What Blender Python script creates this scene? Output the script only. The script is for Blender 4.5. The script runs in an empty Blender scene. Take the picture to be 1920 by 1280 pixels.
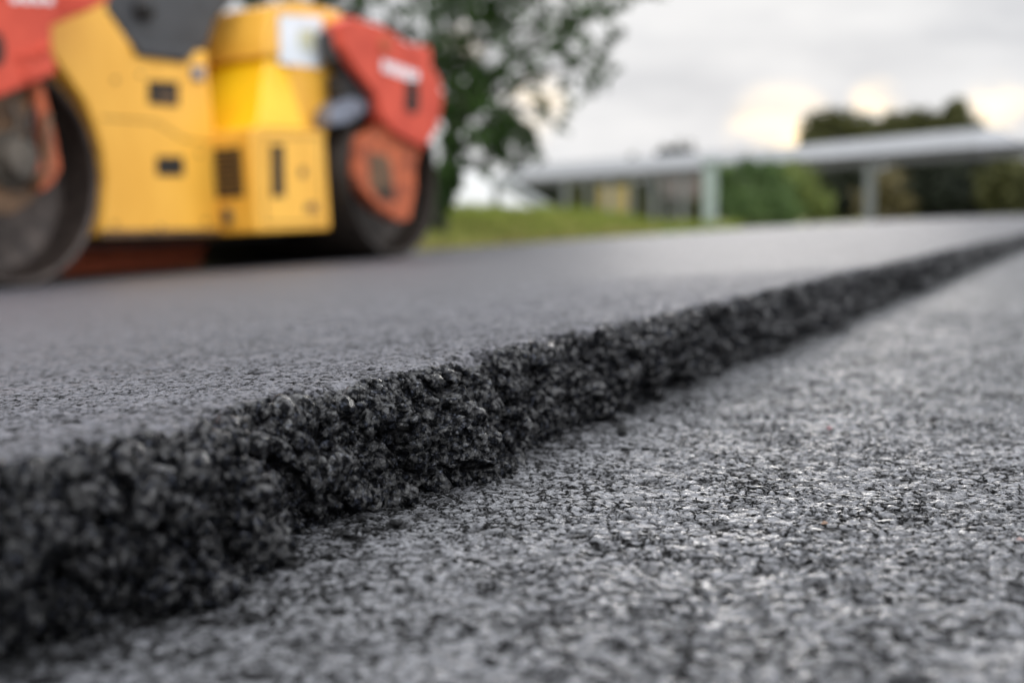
import bpy, bmesh, math, random
import numpy as np
from mathutils import Vector, Matrix
random.seed(7)
RNG = np.random.default_rng(11)
f4 = np.float32
C = bpy.context.scene.collection
scene = bpy.context.scene

# ---------------------------------------------------------------- frame of reference
F = 2667.0                       # focal length in units of the 1920 px wide picture (50 mm on 36 mm)
CZ = 0.21                        # camera height over the old road, metres
PITCH = math.atan((640 - 396) / F)
AZ = math.radians(23.06)         # heading of the road edge, clockwise from the camera heading
DX, DY = math.sin(AZ), math.cos(AZ)
def world(s, L):                 # along the road / to the left of the camera
    return s * DX - L * DY, s * DY + L * DX
def ray(px, py):
    u, v = (px - 960) / F, (640 - py) / F
    d = Vector((u, math.cos(PITCH) + v * math.sin(PITCH), -math.sin(PITCH) + v * math.cos(PITCH)))
    return d / d.y
def P(px, py, d):
    r = ray(px, py) * d
    return Vector((r.x, r.y, r.z + CZ))
STEP = 0.09
def slope(s):
    return 0.022 + 0.053 * np.exp(-np.maximum(s, 0) / 14.0)
def z_new(s, L):
    return STEP - (L - 0.5) * slope(s)
ROAD_W = 5.8
def smooth(a, b, x):
    t = np.clip((x - a) / (b - a), 0, 1)
    return t * t * (3 - 2 * t)

# ---------------------------------------------------------------- noise in numpy
def hsh(ix, iy, seed):
    h = (ix.astype(np.int64) * 374761393 + iy.astype(np.int64) * 668265263 + seed * 974711) & 0xFFFFFFFF
    h = h.astype(np.uint32)
    h ^= h >> np.uint32(13); h *= np.uint32(1274126177); h ^= h >> np.uint32(16); h *= np.uint32(2246822519); h ^= h >> np.uint32(13)
    return h
def r01(h, k):
    g = h * np.uint32(2654435761 + 2 * k * 40503 + 0) + np.uint32(k * 7919)
    g ^= g >> np.uint32(15); g *= np.uint32(2246822519); g ^= g >> np.uint32(13)
    return (g >> np.uint32(8)).astype(f4) * f4(1 / 16777216.0)
def vnoise(x, y, seed):
    x0 = np.floor(x); y0 = np.floor(y)
    fx = x - x0; fy = y - y0
    fx = fx * fx * (3 - 2 * fx); fy = fy * fy * (3 - 2 * fy)
    x0 = x0.astype(np.int32); y0 = y0.astype(np.int32)
    a = r01(hsh(x0, y0, seed), 1); b = r01(hsh(x0 + 1, y0, seed), 1)
    c = r01(hsh(x0, y0 + 1, seed), 1); d = r01(hsh(x0 + 1, y0 + 1, seed), 1)
    return ((a + (b - a) * fx) * (1 - fy) + (c + (d - c) * fx) * fy) * 2 - 1
def fbm(x, y, seed, octv=3, gain=0.5):
    o = 0; a = 1.0; t = 0
    for k in range(octv):
        o = o + a * vnoise(x * (2.03 ** k) + 17.3 * k, y * (2.03 ** k) - 9.1 * k, seed + k); t += a; a *= gain
    return o / t
def stones(x, y, cell, seed):
    """nearest jittered centre: its random level, a random tilt across it and the distance to the next cell"""
    X = (x / cell).astype(f4); Y = (y / cell).astype(f4)
    x0 = np.floor(X).astype(np.int32); y0 = np.floor(Y).astype(np.int32)
    F1 = np.full(X.shape, 9, f4); F2 = np.full(X.shape, 9, f4)
    lev = np.zeros(X.shape, f4); tl = np.zeros(X.shape, f4)
    for i in (-1, 0, 1):
        for j in (-1, 0, 1):
            h = hsh(x0 + i, y0 + j, seed)
            dx = X - (x0 + i) - r01(h, 1); dy = Y - (y0 + j) - r01(h, 2)
            d = np.sqrt(dx * dx + dy * dy)
            n = d < F1
            F2 = np.where(n, F1, np.minimum(F2, d))
            F1 = np.where(n, d, F1)
            lev = np.where(n, r01(h, 3) * 2 - 1, lev)
            tl = np.where(n, (r01(h, 4) * 2 - 1) * dx + (r01(h, 5) * 2 - 1) * dy, tl)
    return lev, tl, F2 - F1, F1

# ---------------------------------------------------------------- materials
def nodes_of(name):
    m = bpy.data.materials.new(name); m.use_nodes = True
    nt = m.node_tree; b = nt.nodes["Principled BSDF"]
    return m, nt, b
def N(nt, typ, **kw):
    n = nt.nodes.new(typ)
    for k, v in kw.items():
        if k in n.inputs.keys(): n.inputs[k].default_value = v
        else: setattr(n, k, v)
    return n
def ramp(nt, stops):
    r = nt.nodes.new("ShaderNodeValToRGB")
    e = r.color_ramp.elements
    while len(e) < len(stops): e.new(0.5)
    for i, (p, c) in enumerate(stops):
        e[i].position = p; e[i].color = (*c, 1) if len(c) == 3 else c
    return r
def mat(name, c1, c2=None, scale=6, rough=0.5, metal=0.0, bump=0.0, bscale=40, spec=0.5, streak=False):
    m, nt, b = nodes_of(name)
    c2 = c2 or tuple(x * 0.75 for x in c1)
    tc = N(nt, "ShaderNodeTexCoord")
    mp = N(nt, "ShaderNodeMapping"); nt.links.new(tc.outputs["Object"], mp.inputs[0])
    if streak: mp.inputs["Scale"].default_value = (1, 1, 0.25)
    n = N(nt, "ShaderNodeTexNoise", Scale=scale, Detail=6.0, Roughness=0.65)
    nt.links.new(mp.outputs[0], n.inputs["Vector"])
    r = ramp(nt, [(0.35, c2), (0.62, c1)])
    nt.links.new(n.outputs[0], r.inputs[0]); nt.links.new(r.outputs[0], b.inputs["Base Color"])
    b.inputs["Roughness"].default_value = rough; b.inputs["Metallic"].default_value = metal
    b.inputs["Specular IOR Level"].default_value = spec
    rr = N(nt, "ShaderNodeMapRange"); rr.inputs[3].default_value = min(1, rough + 0.15); rr.inputs[4].default_value = max(0.05, rough - 0.1)
    nt.links.new(n.outputs[0], rr.inputs[0]); nt.links.new(rr.outputs[0], b.inputs["Roughness"])
    if bump:
        n2 = N(nt, "ShaderNodeTexNoise", Scale=bscale, Detail=5.0); nt.links.new(tc.outputs["Object"], n2.inputs["Vector"])
        bp = N(nt, "ShaderNodeBump", Strength=bump, Distance=0.02); nt.links.new(n2.outputs[0], bp.inputs["Height"])
        nt.links.new(bp.outputs[0], b.inputs["Normal"])
    return m
def leaf_mat(name, dark, light, trans=0.25):
    m, nt, b = nodes_of(name)
    g = N(nt, "ShaderNodeNewGeometry")
    r = ramp(nt, [(0.0, dark), (0.6, tuple((a + c) / 2 for a, c in zip(dark, light))), (1.0, light)])
    nt.links.new(g.outputs["Random Per Island"], r.inputs[0]); nt.links.new(r.outputs[0], b.inputs["Base Color"])
    b.inputs["Roughness"].default_value = 0.6; b.inputs["Specular IOR Level"].default_value = 0.15
    t = N(nt, "ShaderNodeBsdfTranslucent"); nt.links.new(r.outputs[0], t.inputs[0])
    mx = N(nt, "ShaderNodeMixShader"); mx.inputs[0].default_value = trans
    nt.links.new(b.outputs[0], mx.inputs[1]); nt.links.new(t.outputs[0], mx.inputs[2])
    nt.links.new(mx.outputs[0], nt.nodes["Material Output"].inputs[0])
    return m

def asphalt(name, base_lo, base_hi, tar, rough_stone, rough_tar, spec, far_noise, bump_a, bump_b, hole_scale=120.0, hole=(0.44, 0.53), crack=90.0, crack_w=0.09):
    """stone faces against bitumen in the hollows; 'pit' holds how deep in a hollow a point lies, 'raw' how broken the surface is"""
    m, nt, b = nodes_of(name)
    tc = N(nt, "ShaderNodeTexCoord")
    pit0 = N(nt, "ShaderNodeAttribute", attribute_name="pit")
    nh = N(nt, "ShaderNodeTexNoise", Scale=hole_scale, Detail=6.0, Roughness=0.72, Distortion=0.35); nt.links.new(tc.outputs["Object"], nh.inputs["Vector"])
    hr = N(nt, "ShaderNodeMapRange"); hr.inputs[1].default_value = hole[1]; hr.inputs[2].default_value = hole[0]; nt.links.new(nh.outputs[0], hr.inputs[0])
    pm0 = N(nt, "ShaderNodeMath", operation='MAXIMUM'); nt.links.new(hr.outputs[0], pm0.inputs[0]); nt.links.new(pit0.outputs["Fac"], pm0.inputs[1])
    # hair cracks between the stones, here open and there closed
    nw = N(nt, "ShaderNodeTexNoise", Scale=crack * 1.1, Detail=6.0, Roughness=0.75); nt.links.new(tc.outputs["Object"], nw.inputs["Vector"])
    ws = N(nt, "ShaderNodeVectorMath", operation='SCALE'); ws.inputs["Scale"].default_value = 1.1 / crack; nt.links.new(nw.outputs["Color"], ws.inputs[0])
    wa = N(nt, "ShaderNodeVectorMath", operation='ADD'); nt.links.new(ws.outputs[0], wa.inputs[0]); nt.links.new(tc.outputs["Object"], wa.inputs[1])
    vc = N(nt, "ShaderNodeTexVoronoi", Scale=crack, feature='DISTANCE_TO_EDGE'); nt.links.new(wa.outputs[0], vc.inputs["Vector"])
    wid = N(nt, "ShaderNodeMapRange"); wid.inputs[1].default_value = 0.42; wid.inputs[2].default_value = 0.62; wid.inputs[3].default_value = 0.005; wid.inputs[4].default_value = crack_w * 2
    nwid = N(nt, "ShaderNodeTexNoise", Scale=crack * 0.2, Detail=6.0, Roughness=0.7); nt.links.new(tc.outputs["Object"], nwid.inputs["Vector"]); nt.links.new(nwid.outputs[0], wid.inputs[0])
    dv = N(nt, "ShaderNodeMath", operation='DIVIDE'); nt.links.new(vc.outputs["Distance"], dv.inputs[0]); nt.links.new(wid.outputs[0], dv.inputs[1])
    ck = N(nt, "ShaderNodeMapRange"); ck.inputs[1].default_value = 1.0; ck.inputs[2].default_value = 0.45; nt.links.new(dv.outputs[0], ck.inputs[0])
    pm = N(nt, "ShaderNodeMath", operation='MAXIMUM'); nt.links.new(pm0.outputs[0], pm.inputs[0]); nt.links.new(ck.outputs[0], pm.inputs[1])
    class pit: outputs = {"Fac": pm.outputs[0]}
    raw = N(nt, "ShaderNodeAttribute", attribute_name="raw")
    n1 = N(nt, "ShaderNodeTexNoise", Scale=230.0, Detail=5.0, Roughness=0.7); nt.links.new(tc.outputs["Object"], n1.inputs["Vector"])
    n2 = N(nt, "ShaderNodeTexNoise", Scale=3.0, Detail=6.0, Roughness=0.6); nt.links.new(tc.outputs["Object"], n2.inputs["Vector"])
    n3 = N(nt, "ShaderNodeTexNoise", Scale=0.7, Detail=4.0, Roughness=0.6); nt.links.new(tc.outputs["Object"], n3.inputs["Vector"])
    r = ramp(nt, [(0.36, base_lo), (0.64, base_hi)]); nt.links.new(n1.outputs[0], r.inputs[0])
    # broad wear
    r2 = ramp(nt, [(0.35, (1 - far_noise,) * 3), (0.65, (1, 1, 1))]); 
    ad = N(nt, "ShaderNodeMath", operation='MULTIPLY_ADD'); ad.inputs[1].default_value = 0.5
    hf = N(nt, "ShaderNodeMath", operation='MULTIPLY'); hf.inputs[1].default_value = 0.5
    nt.links.new(n2.outputs[0], hf.inputs[0]); nt.links.new(n3.outputs[0], ad.inputs[0]); nt.links.new(hf.outputs[0], ad.inputs[2])
    nt.links.new(ad.outputs[0], r2.inputs[0])
    mu = N(nt, "ShaderNodeMix", data_type='RGBA', blend_type='MULTIPLY'); mu.inputs[0].default_value = 1
    nt.links.new(r.outputs[0], mu.inputs[6]); nt.links.new(r2.outputs[0], mu.inputs[7])
    # hollows keep the bitumen
    mx = N(nt, "ShaderNodeMix", data_type='RGBA'); nt.links.new(pit.outputs["Fac"], mx.inputs[0])
    nt.links.new(mu.outputs[2], mx.inputs[6]); mx.inputs[7].default_value = (*tar, 1)
    mr = N(nt, "ShaderNodeMix", data_type='RGBA'); nt.links.new(raw.outputs["Fac"], mr.inputs[0])
    nt.links.new(mx.outputs[2], mr.inputs[6])
    rb = ramp(nt, [(0.44, (0.002, 0.0021, 0.0025)), (0.57, (0.008, 0.0086, 0.0107)), (0.70, (0.065, 0.072, 0.095))]); nt.links.new(n1.outputs[0], rb.inputs[0])
    nt.links.new(rb.outputs[0], mr.inputs[7])
    nt.links.new(mr.outputs[2], b.inputs["Base Color"])
    ro = N(nt, "ShaderNodeMapRange"); ro.inputs[3].default_value = rough_stone; ro.inputs[4].default_value = rough_tar
    nt.links.new(pit.outputs["Fac"], ro.inputs[0]); nt.links.new(ro.outputs[0], b.inputs["Roughness"])
    # hollows full of dry fines hardly shine; the bitumen film shines in patches
    sp_ = N(nt, "ShaderNodeMapRange"); sp_.inputs[3].default_value = spec; sp_.inputs[4].default_value = 0.04
    nt.links.new(pit.outputs["Fac"], sp_.inputs[0])
    n5 = N(nt, "ShaderNodeTexNoise", Scale=170.0, Detail=5.0, Roughness=0.6); nt.links.new(tc.outputs["Object"], n5.inputs["Vector"])
    sr = N(nt, "ShaderNodeMapRange"); sr.inputs[1].default_value = 0.46; sr.inputs[2].default_value = 0.60; sr.inputs[3].default_value = 0.03; sr.inputs[4].default_value = 1.0
    nt.links.new(n5.outputs[0], sr.inputs[0])
    sm = N(nt, "ShaderNodeMix", data_type='FLOAT'); nt.links.new(raw.outputs["Fac"], sm.inputs[0]); nt.links.new(sp_.outputs[0], sm.inputs[2]); nt.links.new(sr.outputs[0], sm.inputs[3])
    nt.links.new(sm.outputs[0], b.inputs["Specular IOR Level"])
    # grain: millimetre stones and sand
    v = N(nt, "ShaderNodeTexVoronoi", Scale=330.0); nt.links.new(tc.outputs["Object"], v.inputs["Vector"])
    bp1 = N(nt, "ShaderNodeBump", Strength=bump_a, Distance=0.0022); nt.links.new(v.outputs["Distance"], bp1.inputs["Height"]); bp1.invert = True
    n4 = N(nt, "ShaderNodeTexNoise", Scale=800.0, Detail=4.0, Roughness=0.8); nt.links.new(tc.outputs["Object"], n4.inputs["Vector"])
    bp2 = N(nt, "ShaderNodeBump", Strength=bump_b, Distance=0.0012); nt.links.new(n4.outputs[0], bp2.inputs["Height"])
    nt.links.new(bp1.outputs[0], bp2.inputs["Normal"])
    bp3 = N(nt, "ShaderNodeBump", Strength=0.8, Distance=0.0012); bp3.invert = True; nt.links.new(pm.outputs[0], bp3.inputs["Height"])
    nt.links.new(bp2.outputs[0], bp3.inputs["Normal"]); nt.links.new(bp3.outputs[0], b.inputs["Normal"])
    return m

M = {}
M['fresh'] = asphalt('fresh_asphalt', (0.048, 0.048, 0.060), (0.132, 0.132, 0.158), (0.004, 0.004, 0.004), 0.44, 0.6, 0.9, 0.25, 0.5, 0.6, 135.0, (0.41, 0.485), 150.0, 0.015)
M['broken'] = asphalt('broken_asphalt', (0.045, 0.046, 0.053), (0.120, 0.122, 0.138), (0.006, 0.006, 0.007), 0.21, 0.23, 0.9, 0.25, 0.45, 0.65)
M['old'] = asphalt('worn_asphalt', (0.062, 0.064, 0.072), (0.195, 0.200, 0.222), (0.003, 0.003, 0.003), 0.27, 0.7, 1.0, 0.40, 0.26, 0.40, 115.0, (0.415, 0.49), 66.0, 0.060)
M['yellow'] = mat('yellow_paint', (0.88, 0.47, 0.062), (0.76, 0.38, 0.042), 4, 0.38, streak=True)
M['bright_yellow'] = mat('reflection_tinted_yellow', (0.86, 0.50, 0.008), (0.80, 0.42, 0.006), 4, 0.3)  # deeper yellow stands in for light reflected around the cowl
M['red'] = mat('faded_red_paint', (0.60, 0.082, 0.046), (0.46, 0.055, 0.032), 5, 0.55, spec=0.3)
M['orange_red'] = mat('worn_orange_red_paint', (0.54, 0.13, 0.05), (0.20, 0.05, 0.025), 11, 0.6, spec=0.3)
M['grey'] = mat('dark_grey_plastic', (0.045, 0.047, 0.052), (0.03, 0.031, 0.035), 6, 0.5, bump=0.2)
M['black'] = mat('black_rubber', (0.012, 0.011, 0.011), None, 6, 0.6)
M['slot'] = mat('dark_opening', (0.014, 0.012, 0.009), None, 6, 0.8)
M['steel'] = mat('drum_steel', (0.035, 0.026, 0.020), (0.014, 0.010, 0.008), 9, 0.45, metal=0.5, bump=0.15)
M['rimsteel'] = mat('worn_rim_steel', (0.060, 0.045, 0.038), (0.020, 0.014, 0.012), 11, 0.42, metal=0.5, bump=0.15)
M['silver'] = mat('silver_metal', (0.24, 0.26, 0.32), (0.15, 0.16, 0.2), 8, 0.4, metal=0.6)
M['brownmetal'] = mat('dirty_brown_metal', (0.17, 0.09, 0.04), (0.05, 0.028, 0.016), 14, 0.6, bump=0.3)
M['greymetal'] = mat('dirty_grey_metal', (0.12, 0.10, 0.08), (0.035, 0.028, 0.022), 14, 0.55, metal=0.3, bump=0.3)
M['white'] = mat('white_paint', (0.82, 0.83, 0.86), (0.72, 0.73, 0.76), 5, 0.5)
M['sticker'] = mat('pale_sticker', (0.80, 0.82, 0.86), (0.62, 0.68, 0.74), 9, 0.4)
M['brick'] = mat('brick_red', (0.46, 0.095, 0.035), (0.34, 0.07, 0.028), 8, 0.8, bump=0.4)
M['roof'] = mat('pale_metal_roof', (0.27, 0.275, 0.285), (0.22, 0.225, 0.235), 3, 0.75, spec=0.2)
M['fascia'] = mat('grey_fascia', (0.07, 0.07, 0.075), (0.05, 0.05, 0.055), 3, 0.6)
M['column'] = mat('grey_concrete', (0.19, 0.20, 0.20), (0.14, 0.15, 0.15), 5, 0.8)
M['greencolumn'] = mat('pale_green_paint', (0.26, 0.31, 0.29), (0.20, 0.24, 0.22), 5, 0.6)
M['hut'] = mat('brown_grey_board', (0.15, 0.12, 0.11), (0.10, 0.08, 0.075), 4, 0.8)
M['ochre'] = mat('ochre_board', (0.38, 0.30, 0.12), (0.28, 0.21, 0.08), 4, 0.8)
M['canvas'] = mat('white_canvas', (0.84, 0.84, 0.88), (0.76, 0.76, 0.8), 2, 0.7)
M['bark'] = mat('bark', (0.05, 0.04, 0.03), (0.025, 0.02, 0.016), 20, 0.9, bump=0.6)
M['soil'] = mat('soil', (0.10, 0.085, 0.055), (0.05, 0.05, 0.025), 3, 0.95, bump=0.5, bscale=8)
M['turf'] = mat('turf', (0.17, 0.18, 0.05), (0.10, 0.10, 0.035), 1.5, 0.95, bump=0.5, bscale=20)
M['grass'] = leaf_mat('grass_blades', (0.10, 0.14, 0.025), (0.36, 0.40, 0.09), 0.35)
M['drygrass'] = leaf_mat('dry_grass_blades', (0.30, 0.26, 0.10), (0.46, 0.42, 0.15), 0.3)
M['leaf'] = leaf_mat('dark_leaves', (0.010, 0.028, 0.006), (0.060, 0.115, 0.026), 0.25)
M['bush'] = leaf_mat('bush_leaves', (0.035, 0.070, 0.022), (0.13, 0.19, 0.065), 0.25)
M['bushlight'] = leaf_mat('light_bush_leaves', (0.06, 0.085, 0.022), (0.21, 0.25, 0.07), 0.25)
M['olive'] = leaf_mat('olive_leaves', (0.04, 0.045, 0.015), (0.10, 0.10, 0.035), 0.2)
M['dark'] = leaf_mat('blackish_leaves', (0.010, 0.014, 0.010), (0.030, 0.036, 0.02), 0.1)  # near-black foliage colour, varied from leaf to leaf
M['haloleaf'] = leaf_mat('brown_leaves', (0.07, 0.06, 0.03), (0.17, 0.14, 0.06), 0.2)

# ---------------------------------------------------------------- object helpers
def tag(o, label=None, cat=None, group=None, kind=None):
    if label: o['label'] = label
    if cat: o['category'] = cat
    if group: o['group'] = group
    if kind: o['kind'] = kind
    return o
def empty(name, loc, label, cat, group=None):
    o = bpy.data.objects.new(name, None); C.objects.link(o); o.location = loc
    return tag(o, label, cat, group)
def obj(name, bm, m, parent=None, smooth_shade=False):
    me = bpy.data.meshes.new(name); bm.normal_update(); bm.to_mesh(me); bm.free()
    me.materials.append(m)
    if smooth_shade:
        for p in me.polygons: p.use_smooth = True
    o = bpy.data.objects.new(name, me); C.objects.link(o)
    if parent: o.parent = parent
    return o
def raw_mesh(name, verts, quads, m, parent=None, attrs=None, smooth_shade=True):
    me = bpy.data.meshes.new(name)
    nv, nq = len(verts), len(quads)
    me.vertices.add(nv); me.vertices.foreach_set("co", np.ascontiguousarray(verts, dtype=f4).ravel())
    k = quads.shape[1]
    me.loops.add(nq * k); me.loops.foreach_set("vertex_index", np.ascontiguousarray(quads, dtype=np.int32).ravel())
    me.polygons.add(nq); me.polygons.foreach_set("loop_start", np.arange(0, nq * k, k, dtype=np.int32))
    me.update(calc_edges=True)
    if smooth_shade: me.polygons.foreach_set("use_smooth", np.ones(nq, dtype=bool))
    for kname, arr in (attrs or {}).items():
        a = me.attributes.new(kname, 'FLOAT', 'POINT'); a.data.foreach_set("value", np.ascontiguousarray(arr, dtype=f4).ravel())
    me.materials.append(m)
    o = bpy.data.objects.new(name, me); C.objects.link(o)
    if parent: o.parent = parent
    return o
def grid_quads(nr, nc):
    i = np.arange(nr * nc, dtype=np.int32).reshape(nr, nc)
    return np.stack([i[:-1, :-1], i[:-1, 1:], i[1:, 1:], i[1:, :-1]], -1).reshape(-1, 4)
def bevel(bm, w, seg=2):
    if w > 0: bmesh.ops.bevel(bm, geom=list(bm.edges), offset=w, segments=seg, affect='EDGES', clamp_overlap=True, profile=0.6)
def add_prism(bm, pts, y0, y1, w=0.0):
    """outline in x,z pushed through y0..y1"""
    b2 = bmesh.new()
    a = [b2.verts.new((x, y0, z)) for x, z in pts]; c = [b2.verts.new((x, y1, z)) for x, z in pts]
    b2.faces.new(a); b2.faces.new(c[::-1])
    for i in range(len(pts)):
        j = (i + 1) % len(pts); b2.faces.new((a[j], a[i], c[i], c[j]))
    bmesh.ops.recalc_face_normals(b2, faces=b2.faces)
    bevel(b2, w)
    me = bpy.data.meshes.new("tmp"); b2.to_mesh(me); b2.free(); bm.from_mesh(me); bpy.data.meshes.remove(me)
def add_box(bm, lo, hi, w=0.0):
    add_prism(bm, [(lo[0], lo[2]), (hi[0], lo[2]), (hi[0], hi[2]), (lo[0], hi[2])], lo[1], hi[1], w)
def add_hex(bm, bottom, top, w=0.0):
    b2 = bmesh.new()
    a = [b2.verts.new(p) for p in bottom]; c = [b2.verts.new(p) for p in top]
    b2.faces.new(a); b2.faces.new(c)
    for i in range(4):
        j = (i + 1) % 4; b2.faces.new((a[j], a[i], c[i], c[j]))
    bmesh.ops.recalc_face_normals(b2, faces=b2.faces); bevel(b2, w)
    me = bpy.data.meshes.new("tmp"); b2.to_mesh(me); b2.free(); bm.from_mesh(me); bpy.data.meshes.remove(me)
def add_lathe(bm, prof, cx, cz, n=72, closed=False):
    """profile (radius, y) turned about an axis along y through (cx, cz)"""
    rings = []
    for r, y in prof:
        if r < 1e-5: rings.append([bm.verts.new((cx, y, cz))]); continue
        rings.append([bm.verts.new((cx + r * math.cos(2 * math.pi * k / n), y, cz + r * math.sin(2 * math.pi * k / n))) for k in range(n)])
    for a, b in zip(rings, rings[1:]):
        for k in range(n):
            j = (k + 1) % n
            if len(a) == 1: bm.faces.new((a[0], b[j], b[k]))
            elif len(b) == 1: bm.faces.new((a[k], a[j], b[0]))
            else: bm.faces.new((a[k], a[j], b[j], b[k]))
    bmesh.ops.recalc_face_normals(bm, faces=bm.faces)
def add_tube(bm, pts, rads, n=10):
    rings = []
    for i, p in enumerate(pts):
        p = Vector(p); q = Vector(pts[min(i + 1, len(pts) - 1)]); o = Vector(pts[max(i - 1, 0)])
        t = (q - o).normalized(); a = t.cross(Vector((0.3, 0.9, 0.31))).normalized(); b = t.cross(a)
        r = rads[i] if hasattr(rads, '__len__') else rads
        rings.append([bm.verts.new(p + (a * math.cos(2 * math.pi * k / n) + b * math.sin(2 * math.pi * k / n)) * r) for k in range(n)])
    for a, b in zip(rings, rings[1:]):
        for k in range(n):
            j = (k + 1) % n; bm.faces.new((a[k], a[j], b[j], b[k]))
    bm.faces.new(rings[0][::-1]); bm.faces.new(rings[-1])

# ---------------------------------------------------------------- the two road surfaces
RES = 1.0
def series(a, b, d0, g):
    v = [a]; 
    while v[-1] < b: v.append(v[-1] + max(d0, g * abs(v[-1])) * RES)
    return np.array(v, dtype=np.float64)
s_rows = np.concatenate([series(0.22, 1.45, 0.0014, 0), series(1.4515, 3.2, 0.0016, 0.00125), ])
s_rows = np.concatenate([s_rows, series(s_rows[-1] + 0.006, 160.0, 0.006, 0.0032)])
ds_rows = np.gradient(s_rows)

def face_detail(s, t, sp):
    """how far the broken asphalt stands out of the smooth face, metres"""
    wx = s + 0.0035 * fbm(s / 0.02, t / 0.02, 31, 3); wy = t + 0.0035 * fbm(s / 0.02 + 9, t / 0.02, 41, 3)
    big = 0.019 * fbm(s / 0.13, t / 0.09, 51, 2)
    l0, t0, e0, _ = stones(wx, wy, 0.034, 61)
    l1, t1, e1, _ = stones(wx, wy, 0.0165, 62)
    l2, t2, e2, _ = stones(wx + 0.3, wy, 0.0078, 63)
    l3, t3, e3, _ = stones(wx, wy + 0.7, 0.0040, 64)
    fade = lambda cell: np.clip((cell / sp - 1.5) / 2.0, 0, 1)
    d = big
    d = d + (0.0115 * (0.2 + l0 + 1.2 * t0)) * smooth(0.0, 0.22, e0) - 0.004 * (1 - smooth(0, 0.16, e0))
    d = d + (0.0055 * (0.3 + l1 + 1.0 * t1) * smooth(0.0, 0.25, e1)) * fade(0.0165)
    d = d + (0.0023 * (0.3 + l2 + 1.5 * t2) * smooth(0.0, 0.28, e2)) * fade(0.0078)
    d = d + (0.0010 * (0.3 + l3 + 1.3 * t3) * smooth(0.0, 0.3, e3)) * fade(0.0040)
    d = d + 0.0013 * fbm(s / 0.007, t / 0.007, 75, 3) * fade(0.006) + 0.0006 * fbm(s / 0.0022, t / 0.0022, 71, 2) * fade(0.003)
    return d, np.clip(1 - smooth(0.0, 0.18, e1), 0, 1)
def worn_detail(s, L, sp, seed, cell, amp):
    """closed, rolled surface: stone tops nearly level, hollows between them"""
    wx = s + 0.0050 * fbm(s / 0.011, L / 0.011, seed, 3); wy = L + 0.0050 * fbm(s / 0.011 + 5, L / 0.011, seed + 3, 3)
    l1, t1, e1, _ = stones(wx, wy, cell, seed + 5)
    l2, t2, e2, _ = stones(wx + 0.37, wy, cell * 0.5, seed + 6)
    l3, t3, e3, _ = stones(wx + 0.11, wy + 0.2, cell * 2.1, seed + 7)
    patch = fbm(s / 0.03, L / 0.03, seed + 9, 3)
    open_ = smooth(-0.45, 0.40, patch + 0.25 * l3)                  # where fines fill the gaps the surface is closed
    fade = lambda c: np.clip((c / sp - 1.4) / 1.6, 0, 1)
    crev = (1 - smooth(0.02, 0.13, e1)) * (0.25 + 0.75 * open_)
    crev2 = (1 - smooth(0.02, 0.16, e2)) * (0.15 + 0.55 * open_)
    lost = smooth(0.62, 0.8, l1) * smooth(0.0, 0.25, e1)    # stones that broke out
    h = amp * (0.22 * l1 + 0.30 * t1) - amp * 1.15 * crev * fade(cell)
    h = h * 1.0 + (amp * 0.22 * (l2 + t2) - amp * 0.55 * crev2) * fade(cell * 0.5)
    h = h - amp * 0.9 * lost + amp * (0.35 * l3 + 0.5 * t3) * smooth(0, 0.15, e3)
    ragged = smooth(0.12, 0.5, fbm(s / 0.0045, L / 0.0045, seed + 21, 3)) * open_ * fade(0.006)
    h = h - amp * 0.5 * ragged
    h = h + amp * 0.25 * fbm(s / 0.003, L / 0.003, seed + 15, 2) * fade(0.004) + amp * 0.5 * patch
    pit = np.clip(crev * 0.95 + crev2 * 0.6 + lost * 0.6 + ragged * 0.8, 0, 1)
    far = np.clip((sp - cell * 0.3) / cell, 0, 1)
    pit = pit * (1 - far) + 0.34 * far
    return h * (1 - 0.6 * far), pit

# fresh layer: columns run from under the old road up the broken face and over the top
face_t = np.arange(0, 0.150, 0.0010 * RES)
top_t = series(face_t[-1] + 0.0013, 0.30, 0.0015, 0)
top_t = np.concatenate([top_t, series(top_t[-1] + 0.0016, ROAD_W - 0.36, 0.0016, 0.0058)])
cols = np.concatenate([face_t, top_t])
dc = np.gradient(cols)
Sg, Tg = np.meshgrid(s_rows, cols, indexing='ij')
SP = np.maximum(ds_rows[:, None], dc[None, :]).astype(f4)
T0 = 0.112                                              # arc length at which the face turns into the top
def profile(t):
    """smooth section of the layer: (L, z) and outward normal"""
    foot = np.array([0.478, -0.022]); brow = np.array([0.500, 0.0875])
    d = brow - foot; ln = np.hypot(*d); d = d / ln
    k = np.clip((t - (T0 - 0.006)) / 0.014, 0, 1)       # bend round the brow
    ang0 = math.atan2(d[1], d[0])
    ang = ang0 * (1 - k * k * (3 - 2 * k))
    return foot, ang
tt = np.linspace(0, cols[-1], 60000)
foot, ang = profile(tt)
Lp = foot[0] + np.concatenate([[0], np.cumsum(np.cos(ang[:-1]) * np.diff(tt))])
Zp = foot[1] + np.concatenate([[0], np.cumsum(np.sin(ang[:-1]) * np.diff(tt))])
Zp = Zp - Zp[-1] + STEP
s32 = Sg.astype(f4); t32 = Tg.astype(f4)
# the brow wanders, so the section is read a little further in or out along the road
wander = 0.012 * vnoise(s_rows / 0.11, s_rows * 0, 5) + 0.005 * vnoise(s_rows / 0.035, s_rows * 0, 6) + 0.012 * vnoise(s_rows / 0.5, s_rows * 0, 8)
Lc = np.interp(cols, tt, Lp)[None, :].repeat(len(s_rows), 0)
Zc = np.interp(cols, tt, Zp)[None, :].repeat(len(s_rows), 0)
An = np.interp(cols, tt, ang)[None, :].repeat(len(s_rows), 0)
nearw = np.exp(-np.maximum(Lc - 0.47, 0) / 0.10)
Lc = Lc + wander[:, None] * nearw
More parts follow.
